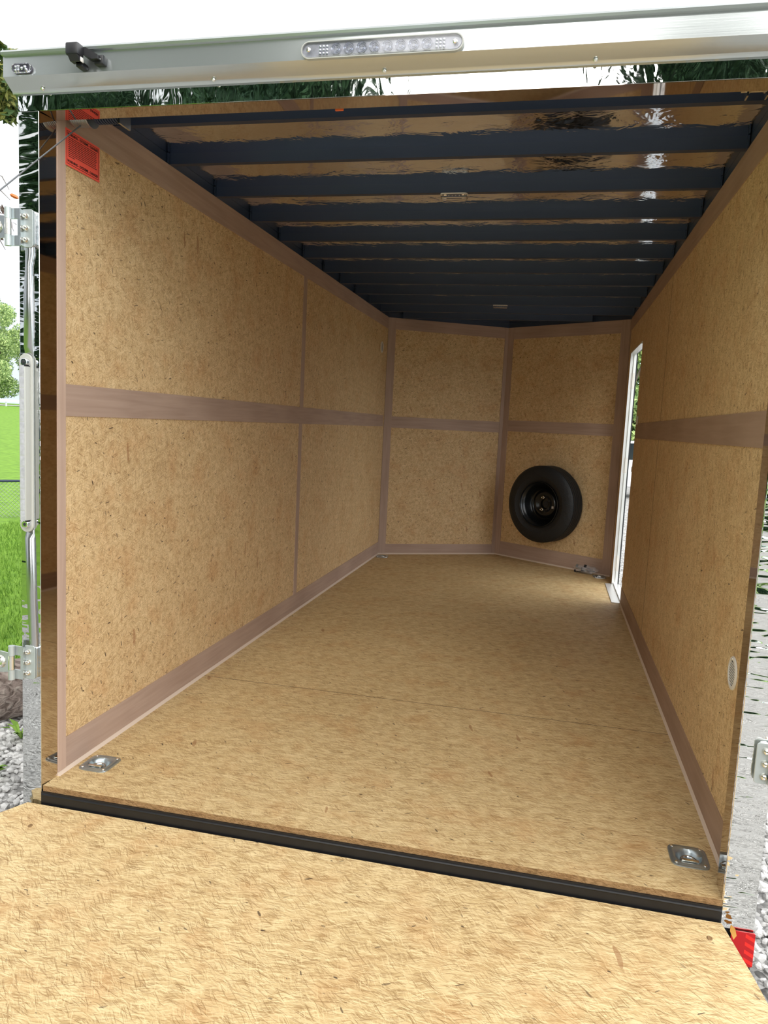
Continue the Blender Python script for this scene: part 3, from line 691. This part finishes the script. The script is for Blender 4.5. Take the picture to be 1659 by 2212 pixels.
# ---- left post: half round cover strip, tail lamp, latch hasps
b = MB(); zz = [.388, .46, .62, .785, .80, 1.34, 1.355, 1.50, 1.585, 1.62, 1.72]
ww = [.010, .0140, .0155, .0155, .0155, .0155, .0155, .0155, .0105, .0145, .0150]
xx = [-.026, -.028, -.036, -.040, -.040, -.040, -.040, -.040, -.038, -.034, -.034]
prev = None
for z, wd, xc in zip(zz, ww, xx):
    pz = .0012 if .79 < z < 1.35 else .011
    ring = [b.bm.verts.new((xc + wd * math.cos(a), -.0005 - pz * (math.sin(a) ** .7 if math.sin(a) > 0 else 0), z)) for a in [k * PI / 10 for k in range(11)]]
    if prev:
        for k in range(10): f = b.bm.faces.new((prev[k], prev[k + 1], ring[k + 1], ring[k])); f.smooth = True
    prev = ring
strp = b.build('cover_strip', mirror('polished_cover_strip', (0.48, 0.48, 0.48), 0.24, (2, 2, 2), 0.05), sharp=70)
tag(strp, 'slim rounded metal cover strip running down the left rear post', 'trim strip')
tl = root('tail_lamp', 'tall slim clear tail lamp with a pale gasket on the left rear post', 'lamp', (-.0460, -.002, 1.070))
R90 = Matrix.Rotation(PI / 2, 4, 'Z')
MB().prism(stad(.266, .0225), .0, .008, TO_XZ @ R90).build('gasket', m_gasket, tl, bevel=.002)
MB().rbox(-.0050, .0155, -.0290, -.0062, -.228, .228, .002).build('lens_housing', m_clearish, tl)
b = MB()
for k in range(14):
    z = -.2145 + k * .033; v = [TO_XZ @ Vector(p) for p in ((-.0035, z - .0155, .0292), (.0115, z - .0155, .0292), (.0115, z + .0155, .0292), (-.0035, z + .0155, .0292), (.004, z, .0306))]
    b._add(v, [(0, 1, 4), (1, 2, 4), (2, 3, 4), (3, 0, 4)])
b.build('lens_facets', m_greyl, tl)
for s_ in (-1, 1):
    MB().prism([(p[0] + .005, p[1] + s_ * .2400) for p in rrect(-.010, .0115, -.0105, .0105, .008)], .006, .024, TO_XZ).build('end_cap', m_chrome, tl, bevel=.002)
    MB().lathe([(0, .0265), (.004, .0260), (.005, .024)], TO_XZ @ Matrix.Translation((.006, s_ * .240, 0)), 12).build('screw', m_dark, tl)
    MB().box(-.0055, .016, -.0292, -.0062, s_ * .2285 - .0012, s_ * .2285 + .0008).build('joint', m_dark, tl)

def hasp(loc, label, mir=1, arm=True):
    r = root('latch_hasp', label, 'latch', loc, (0, 0, 0), 'ramp latch hasps on the rear posts')
    X = Matrix.Scale(mir, 4, (1, 0, 0))
    MB().prism(rrect(-.018, .020, -.053, .053, .008), .010, .014, X @ TO_XZ).build('plate', m_zplate, r, bevel=.001)
    MB().prism(rrect(-.012, (.024 if mir > 0 else .012), -.050, .050, .008), .0, .0095, X @ TO_XZ).build('backing_plate', m_zinc, r, bevel=.001)
    for z in (-.033, 0, .033):
        MB().lathe([(.0015, .0225), (.0035, .0235), (.0065, .0220), (.0090, .0170), (.0092, .0142)], X @ TO_XZ @ Matrix.Translation((-.002, z, 0)), 20).build('bolt', m_bolt, r)
    if arm:
        for z0, z1 in ((-.053, -.022), (.022, .053)):
            MB().tube([(-.046 * mir, -.034, z0), (-.046 * mir, -.034, z1)], .0095, 16).build('knuckle', m_zplate, r)
            MB().box(-.040, -.012, -.0280, -.0240, z0 + .001, z1 - .001, X @ Matrix.Translation((0, 0, 0))).build('hinge_ear', m_zinc, r)
        MB().box(-.020, -.010, -.0275, -.0105, -.050, .050, X).build('ear_web', m_zinc, r)
        MB().tube([(-.046 * mir, -.034, -.0215), (-.046 * mir, -.034, .0215)], .0092, 16).build('knuckle', m_bolt, r)
        MB().prism([(-.050, -.030), (-.050, .030), (-.085, .034), (-.105, .020), (-.105, -.020), (-.085, -.034)], .032, .036, X @ TO_XZ).build('hasp_arm', m_zinc, r, bevel=.001)
        MB().lathe([(0, .040), (.010, .041), (.013, .044), (.018, .042), (.021, .036)], X @ TO_XZ @ Matrix.Translation((-.085, 0, 0)), 24).build('arm_boss', m_bolt, r)
    return r
hasp((-.0350, -.0005, 1.690), 'zinc latch hasp with three bolts on the left post above the tail lamp')
hasp((-.0360, -.0005, .400), 'zinc latch hasp with three bolts on the left post below the tail lamp')
h3 = hasp((2.0575, -.0005, .385), 'zinc plate with three bolts low on the right rear post', arm=True, mir=-1)
# bumper ends under the posts and the red reflector at the right
struct(MB().box(-.06, 2.085, .012, .06, -.24, -.077).build('trim_7', m_sill))
rf = root('red_reflector', 'red reflective plate at the foot of the right rear post', 'reflector', (2.0575, -.004, -.118))
MB().prism(rrect(-.031, .027, -.048, .045, .004), 0, .004, TO_XZ).build('reflector_face', m_red, rf)
MB().box(-.028, .024, .0002, .014, -.045, .042).build('backing_plate', m_blackpl, rf)
# yellow leaf caught between ramp and post
lf = MB(); lf._add([(2.018, -.026, -.064), (2.020, -.020, -.050), (2.030, -.026, -.056), (2.034, -.030, -.072), (2.026, -.036, -.080)], [(0, 1, 2), (0, 2, 3), (0, 3, 4)])
tag(lf.build('fallen_leaf', simple('ochre_leaf', (0.45, 0.22, 0.03), 0.6)), 'dry ochre leaf caught beside the ramp at the foot of the right post', 'leaf')

# ================================================================== SIDE DOOR (swung open against the outside)
dr = struct(MB().box(W - .010, W + .034, DY1 - .004, DY1, 0, DZ).box(W, W + .034, DY0, DY0 + .002, 0, DZ).box(W - .010, W + .034, DY0, DY1, DZ - .004, DZ).build('door_1', m_alu_w))
MB().box(W - .005, W - .0001, DY1, DY1 + .014, 0, DZ).box(W - .005, W - .0001, DY0, DY1, DZ, DZ + .012).build('frame_lip', m_alu_w, dr)
MB().box(W - .060, W + .050, DY0, DY1 + .0, .0005, .005).box(W + .0, W + .008, DY0, DY1, .005, .016).build('threshold', m_alu_w, dr)
MB().box(W + .012, W + .016, DY1 - .012, DY1 - .004, .02, DZ - .01).build('weather_seal', m_gasket, dr)
MB().box(W + .060, W + .090, DY0 - .74, DY0 - .02, .0, DZ).build('door_panel', m_car, dr)
for z in (.17, .95, 1.60):
    MB().box(W + .004, W + .036, DY0 + .002, DY0 + .006, z - .045, z + .045).box(W + .036, W + .060, DY0 + .002, DY0 + .006, z - .02, z + .02).build('door_hinge', m_alu_w, dr)
    MB().tube([(W + .052, DY0 + .006, z - .030), (W + .052, DY0 + .006, z + .030)], .007, 12).build('hinge_knuckle', m_zinc, dr)
    MB().box(W + .004, W + .030, DY1 - .0075, DY1 - .004, z - .06, z + .06).build('strike_plate', m_white, dr)
    MB().box(W - .003, W + .004, DY0 - .006, DY0 + .016, z - .018, z + .018).build('catch', m_white, dr)

# ================================================================== OUTSIDE: gravel, lawn, stones, log, fence, trees
gr = MB(); gr._add([(-2.8, -14, GZ), (14, -14, GZ), (14, 40, GZ), (-2.8, 40, GZ)], [(0, 1, 2, 3)])
gd = struct(gr.build('gravel_driveway', m_ground))
gx = np.array([-1.45, -2.5, -4, -7, -12, -20, -32, -48, -60, -80]); gzv = np.array([GZ, -.49, -.46, -.36, -.14, .25, .72, 1.12, 1.22, 1.6])
gy = np.concatenate([np.linspace(-70, .5, 20), np.linspace(1.0, 90, 21)]); V = []; F = []
for i, x in enumerate(gx):
    for j, y in enumerate(gy): V.append(((-2.35 if (i == 0 and y < .8) else x), y, gzv[i] + .006 + .03 * math.sin(x * .7 + y * .5) * (i > 1)))
for i in range(len(gx) - 1):
    for j in range(len(gy) - 1): a = i * 41 + j; F.append((a, a + 1, a + 42, a + 41))
lawn = MB(); lawn._add(V, F, True); struct(lawn.build('lawn', m_lawn, sharp=180))
bk = MB(); bk._add([(-1.45, -70, GZ - .02), (60, -70, GZ - .02), (60, 90, GZ - .02), (-1.45, 90, GZ - .02)], [(0, 1, 2, 3)])
struct(bk.build('far_ground', m_lawn))
def ground_z(x): return float(np.interp(-x, -gx, gzv)) if x < -1.45 else GZ
# road and guard rail
rd = MB(); rd._add([(-52, -60, 1.24), (-47, -60, 1.16), (-47, 85, 1.16), (-52, 85, 1.24)], [(0, 1, 2, 3)]); struct(rd.build('far_road', m_road))
gr_ = root('guard_rail', 'pale metal guard rail along the far road behind the lawn', 'guard rail', (-46.5, 20, 1.1))
MB().box(-.05, .05, -40, 60, .38, .62).build('rail', m_rail, gr_)
for k in range(12): MB().box(-.16, -.06, 20 + k * 2.5, 20.12 + k * 2.5, 0, .6).build('post', m_rail, gr_)
# chain link fence
fn = root('chain_link_fence', 'low chain link fence with a dark top rail across the lawn', 'fence', (-6.0, 7.2, ground_z(-6)))
fx = Vector((1.0, 1.05, 0)).normalized(); FM_ = Matrix(((fx.x, -fx.y, 0, 0), (fx.y, fx.x, 0, 0), (0, 0, 1, 0), (0, 0, 0, 1)))
ftop = .52
MB().tube([FM_ @ Vector((-4, 0, ftop)), FM_ @ Vector((4, 0, ftop))], .018, 8).build('top_rail', m_black, fn)
for k in range(4): MB().tube([FM_ @ Vector((-4 + k * 2.6, 0, 0)), FM_ @ Vector((-4 + k * 2.6, 0, ftop))], .022, 8).build('fence_post', m_black, fn)
b = MB()
for k in range(-80, 80):
    for s_ in (-1, 1):
        x = k * .055; v0 = Vector((x, 0, 0)); v1 = Vector((x + s_ * ftop, 0, ftop))
        if abs(v0.x) < 4 and abs(v1.x) < 4: b.tube([FM_ @ v0, FM_ @ v1], .0022, 3, caps=False)
b.build('wire_mesh', m_cable, fn)
# stones
def scatter_stones(name, n, xr, yr, label, r0=.009, r1=.022, seed=1):
    rg = np.random.default_rng(seed); t = bmesh.new(); bmesh.ops.create_icosphere(t, subdivisions=1, radius=1)
    bv = np.array([v.co[:] for v in t.verts]); bfc = np.array([[v.index for v in f.verts] for f in t.faces]); t.free()
    nv = len(bv); jit = 1 + rg.uniform(-.22, .22, (n, nv, 1)); sc = rg.uniform(r0, r1, (n, 1, 1)) * rg.uniform(.6, 1.3, (n, 1, 3)); sc[:, :, 2] *= .7
    th = rg.uniform(0, 2 * PI, n); R_ = np.zeros((n, 3, 3)); R_[:, 0, 0] = np.cos(th); R_[:, 0, 1] = -np.sin(th); R_[:, 1, 0] = np.sin(th); R_[:, 1, 1] = np.cos(th); R_[:, 2, 2] = 1
    v = np.einsum('nij,nkj->nki', R_, bv[None] * jit * sc)
    pos = np.stack([rg.uniform(*xr, n), rg.uniform(*yr, n), GZ + rg.uniform(.0, .012, n)], 1)
    ok_ = (pos[:, 0] > 1) | (np.abs((pos[:, 1] - .75) - (pos[:, 0] + 2.0) * 1.075) / 1.47 > .15); pos = pos[ok_]; v = v[ok_]; n = len(pos)
    v += pos[:, None, :]; f = bfc[None] + (np.arange(n) * nv)[:, None, None]
    o = mesh_np(name, v.reshape(-1, 3), f.reshape(-1, 3), m_stone, smooth=False); tag(o, label, 'gravel', kind='stuff'); return o
scatter_stones('gravel_stones', 17000, (2.12, 4.4), (-3.2, 3.0), 'loose pale gravel beside the right rear post', seed=2)
scatter_stones('gravel_stones', 6000, (-1.46, -.12), (-1.8, 1.45), 'loose gravel to the left of the trailer below the log', seed=3)
# log
lg = MB(); pts = [Vector((-2.35, .40, GZ + .06)), Vector((-1.9, .9, GZ + .07)), Vector((-1.45, 1.36, GZ + .09)), Vector((-1.0, 1.75, GZ + .09)), Vector((-.5, 2.25, GZ + .08)), Vector((0.0, 2.8, GZ + .07))]
pts = [Vector((-2.0, 0.75, GZ + .10)), Vector((-1.65, 1.10, GZ + .12)), Vector((-1.32, 1.52, GZ + .13)), Vector((-.95, 1.95, GZ + .12)), Vector((-.5, 2.4, GZ + .10)), Vector((0, 2.9, GZ + .08))]
lg.tube(pts, [.10, .15, .165, .155, .14, .11], 18); tag(lg.build('weathered_log', m_log, sharp=180), 'weathered grey-brown log lying between lawn and gravel at left', 'log')
# small plants among the stones
def weed(loc, label, n=14, h=.09, seed=0):
    rg = random.Random(seed); b = MB()
    for k in range(n):
        a = rg.uniform(0, 2 * PI); l = rg.uniform(.5, 1) * h; d = Vector((math.cos(a), math.sin(a), 0)); s_ = Vector((-d.y, d.x, 0)) * l * .14
        p0 = Vector((0, 0, 0)); p1 = d * l * .5 + Vector((0, 0, l * .7)); p2 = d * l * 1.0 + Vector((0, 0, l * .8))
        b._add([p0, p1 - s_, p2, p1 + s_], [(0, 1, 2, 3)])
    o = b.build('small_weed', m_blade); o.location = loc; tag(o, label, 'plant')
weed((-1.02, 1.20, GZ + .015), 'green weed growing in the gravel against the log', 18, .12, 1)
weed((-.86, .82, GZ + .015), 'low green weed tuft in the gravel nearest the ramp corner', 22, .10, 2)
weed((-1.10, 1.02, GZ + .01), 'low green weed farther left in the gravel below the log', 20, .10, 3)
# grass blades near the log
def blades(n, xr, yr, seed):
    rg = np.random.default_rng(seed); x = rg.uniform(*xr, n); y = rg.uniform(*yr, n)
    keep = (x < -1.47) & (np.abs((y - .75) - (x + 2.0) * 1.075) / 1.47 > .19) & ~((x < -3.2) & (x > -3.6) & (y > 1.7) & (y < 2.1)); x, y = x[keep], y[keep]; n = len(x); z = np.interp(-x, -gx, gzv)
    a = rg.uniform(0, 2 * PI, n); h = rg.uniform(.03, .08, n); wd = rg.uniform(.0025, .005, n); ln = rg.uniform(-.03, .03, (n, 2))
    dx, dy = np.cos(a) * wd, np.sin(a) * wd
    v = np.stack([np.stack([x - dx, y - dy, z], 1), np.stack([x + dx, y + dy, z], 1), np.stack([x + ln[:, 0], y + ln[:, 1], z + h], 1)], 1)
    f = np.arange(n * 3).reshape(n, 3)
    return mesh_np('grass_blades', v.reshape(-1, 3), f, m_blade)
tag(blades(60000, (-5.6, -1.4), (1.0, 7.5), 4), 'short bright green lawn grass beyond the log', 'grass', kind='stuff')

# ---- trees
def leaf_cloud(name, centers, radii, n, size, mat, parent, seed):
    rg = np.random.default_rng(seed); c = np.array(centers); r = np.array(radii); idx = rg.choice(len(c), n, p=(r ** 2) / (r ** 2).sum())
    d = rg.normal(size=(n, 3)); d /= np.linalg.norm(d, axis=1)[:, None]; rad = r[idx] * rg.uniform(.45, 1.05, n) ** .6
    p = c[idx] + d * rad[:, None] * np.array([1, 1, .8])
    u = rg.normal(size=(n, 3)); u /= np.linalg.norm(u, axis=1)[:, None]; v = np.cross(u, rg.normal(size=(n, 3))); v /= np.linalg.norm(v, axis=1)[:, None]
    s_ = size * rg.uniform(.6, 1.3, n)[:, None]; nn = np.cross(u, v) * .18
    q = np.stack([p - u * s_, p + (v * .5 + nn) * s_, p + u * s_, p - (v * .5 - nn) * s_], 1)
    return mesh_np(name, q.reshape(-1, 3), np.arange(n * 4).reshape(n, 4), mat, parent)
def tree(loc, h, cr, mat, n, size, label, seed, group=None, low=0.25, flat=1.0):
    rg = random.Random(seed); r = root('leafy_tree', label, 'tree', loc, (0, 0, 0), group)
    b = MB(); b.tube([(0, 0, 0), (.05 * h * .2, 0, h * .3), (-.02 * h, .02 * h, h * .6), (0, 0, h * .9)], [h * .028, h * .022, h * .013, h * .004], 8)
    cs, rs = [], []
    for k in range(22):
        a = rg.uniform(0, 2 * PI); z = rg.uniform(low, .93); rr = cr * math.sin(PI * min(1, max(.12, (z - low + .12) / (1.05 - low)))) * rg.uniform(.35, .85)
        p = (rr * math.cos(a), rr * math.sin(a), z * h); cs.append(p); rs.append(cr * rg.uniform(.22, .40))
        zb = max(.12, z - .22); b.tube([(0, 0, zb * h), (p[0] * .5, p[1] * .5, (zb + z) / 2 * h), p], [h * .009, h * .006, h * .002], 5)
    b.build('trunk', m_bark, r)
    leaf_cloud('foliage', cs, rs, n, size, mat, r, seed)
    return r
# woods beyond the lawn (seen left of the post)
wd_ = [(-55.5, 61.5, 10.5, 4.6, 'bright green tree at the left edge of the woods beyond the road'), (-51.5, 71.5, 11.0, 5.0, 'leafy green tree in the woods just left of the rear post'),
       (-64, 76, 14.0, 5.5, 'tall pale green tree at the back of the woods beyond the road')]
for i, (x, y, h, c_, lb) in enumerate(wd_): tree((x, y, 1.15), h, c_, m_leaf, 34000, .13, lb, 20 + i, 'trees beyond the road', low=.05)
# trees behind the photographer: they show only as reflections in the polished rear frame and rails
bt = tree((-6.6, -14.5, GZ), 8.5, 3.4, m_leaf_d, 17000, .20, 'dark leafy tree reflected in the left part of the polished header', 40, 'trees mirrored in the rear frame', low=.05)
for i, (x, y, s_, lb) in enumerate([(-13.6, -21.0, 1.5, 0), (-26, -12, 1.3, 2), (4.4, -17.5, 1.45, 4), (15, -20, 1.3, 5)]):
    o = copy_tree(bt); o.location = (x, y, ground_z(x)); o.scale = (s_, s_, s_ * (1.2 if i < 2 else 1)); o.rotation_euler = (0, 0, i * 1.3)
    o['label'] = 'dark leafy tree mirrored in the polished rear frame of the trailer'
bt.scale = (1.4, 1.4, 1.75)
bt['label'] = 'dark leafy tree mirrored in the polished rear frame of the trailer'
# the tree whose twigs hang in at the top left
ft = root('crab_apple_tree', 'olive green tree with broad leaves hanging in at the top left', 'tree', (-3.4, 1.9, GZ))
c0 = Vector((1.48755, -1.9912, 1.18138)); base = Vector((-3.4, 1.9, GZ))
def at(u, v, t):
    d = Vector(RR[0]) * ((u - 829.5) / 1636.41) + Vector(RR[1]) * ((v - 1106) / 1636.41) + Vector(RR[2]); return c0 + d * t - base
b = MB()
B1 = at(-10, 190, 5.0); B2 = at(-30, 470, 4.8)
b.tube([(0, 0, 0), (.1, 0, 1.2), (.3, .1, 2.0)], [.09, .07, .05], 10); b.tube([(.3, .1, 2.0), B1 * .6 + Vector((0, 0, .7)), B1, at(20, 180, 5.0)], [.045, .02, .008, .004], 6)
b.tube([(.1, 0, 1.2), B2 * .6 + Vector((0, 0, .5)), B2], [.03, .014, .006], 6)
rg = random.Random(5)
for (u, v, u2, v2) in ((-30, 395, 22, 432), (-20, 430, 30, 500), (-20, 370, 20, 410), (-10, 460, 18, 520), (-30, 500, 12, 540), (-25, 410, 14, 470), (0, 450, 34, 466)):
    a1, a2 = at(u, v, 4.8), at(u2, v2, 4.85); mid_ = (a1 + a2) / 2 + Vector((rg.uniform(-.03, .03), 0, rg.uniform(-.03, .03))); b.tube([B2, a1, mid_, a2], [.005, .004, .003, .0015], 5)
b.build('branches', m_bark, ft)
cs = [at(10, 110, 5.0), at(8, 150, 5.0), at(20, 165, 5.1), at(6, 190, 4.9), at(24, 225, 5.0), at(5, 225, 5.0), at(14, 250, 5.0), at(20, 200, 5.1), at(-60, 160, 5.2), at(-120, 200, 5.4), at(-60, 260, 5), at(-160, 330, 5.2), at(-250, 200, 5.4)]
leaf_cloud('foliage', [tuple(c) for c in cs], [.06, .06, .06, .07, .06, .07, .05, .06] + [.0001] * 5, 420, .038, m_leaf_o, ft, 9)
leaf_cloud('outer_foliage', [tuple(c) for c in cs[8:]], [.14, .22, .14, .25, .35], 500, .035, m_leaf_o, ft, 19)
cs = [at(8, 455, 4.8), at(20, 480, 4.8), at(4, 500, 4.8)]
leaf_cloud('lower_leaves', [tuple(c) for c in cs], [.05, .04, .05], 26, .03, simple('dusky_leaves', (0.10, 0.06, 0.045), 0.6), ft, 10)
ol = MB(); p = at(31, 424, 4.7); ol.lathe([(0, .012), (.018, .010), (.028, 0), (.018, -.010), (0, -.012)], Matrix.Translation(p) @ Matrix.Rotation(.4, 4, 'Y'), 14); ol.build('orange_leaf', m_orange, ft)

# ---- right side: a hedge tree and a parked white vehicle seen through the side door
for i, (x, y, s_, h_) in enumerate([(4.4, 30, .8, 0), (13, 27, .9, 0)]):
    o = copy_tree(bt); o.location = (x, y, GZ); o.scale = (s_,) * 3; o.rotation_euler = (0, 0, 2 + i)
    o['label'] = ('green tree seen through the upper side door opening', 'green tree standing beyond the gravel to the right of the trailer')[i]; o['group'] = 'trees beside the gravel'
    for ch in [c for c in D.objects if c.parent == o and c.name.startswith('foliage')]:
        ch.data = ch.data.copy(); ch.data.materials[0] = m_leaf
cv = root('parked_car', 'white parked car glimpsed through the side door opening', 'car', (3.9, 20.0, GZ))
body = [(-2.2, .35), (-2.15, .75), (-1.9, .95), (-1.3, 1.02), (-.8, 1.52), (.9, 1.58), (1.7, 1.1), (2.2, 1.0), (2.25, .45), (2.1, .30), (-2.1, .30)]
MB().prism(body, -.85, .85, TO_XZ).build('body', m_car, cv, bevel=.05)
MB().prism([(-1.2, 1.04), (-.75, 1.46), (.0, 1.50), (.0, 1.05)], .852, .86, TO_XZ).prism([(.08, 1.05), (.08, 1.50), (.85, 1.52), (1.45, 1.08)], .852, .86, TO_XZ).build('side_window', m_glass, cv)
for x in (-1.4, 1.4):
    MB().lathe([(0, .0), (.2, .0), (.33, .03), (.34, .2), (0, .2)], TO_XZ @ Matrix.Translation((x, .34, .70)), 28).build('wheel', m_rubber, cv)

# ---- nest small pieces under the part they sit on (thing > part > sub-part)
NEST = {'latch_hasp': {'bolt': 'plate', 'arm_boss': 'hasp_arm'}, 'tie_down_ring': {'screw': 'pan', 'ring_clip': 'ring'}, 'spare_wheel': {'lug_nut': 'rim', 'lug_hole': 'rim', 'paper_label': 'rim'},
        'stop_lamp': {'screw': 'lens', 'lens_ledge': 'lens'}, 'dome_light': {'led_beads': 'led_board', 'screw': 'base'}, 'tail_lamp': {'screw': 'end_cap', 'lens_facets': 'lens_housing'},
        'wall_vent': {'screw': 'vent_ring'}, 'warning_sticker': {'heading_text': 'paper', 'footer_text': 'paper', 'small_print': 'paper', 'border': 'paper'}, 'plate_lamp': {'screw': 'mount_block', 'lens': 'lamp_hood'},
        'cable_pulley': {'axle_bolt': 'pulley_wheel'}}
st_ = lambda o: o.name.split('.')[0]
kids = {}
for o in D.objects:
    if o.parent: kids.setdefault(o.parent.name, []).append(o)
for r in [o for o in D.objects if o.parent is None and st_(o) in NEST]:
    ch = kids.get(r.name, []); mp_ = NEST[st_(r)]
    for c in ch:
        if st_(c) in mp_:
            tgt = [t for t in ch if st_(t) == mp_[st_(c)]]
            if len(tgt) > 1:
                cz = sum((Vector(v) for v in c.bound_box), Vector()) / 8
                tgt.sort(key=lambda t: (sum((Vector(v) for v in t.bound_box), Vector()) / 8 - cz).length)
            if tgt: c.parent = tgt[0]
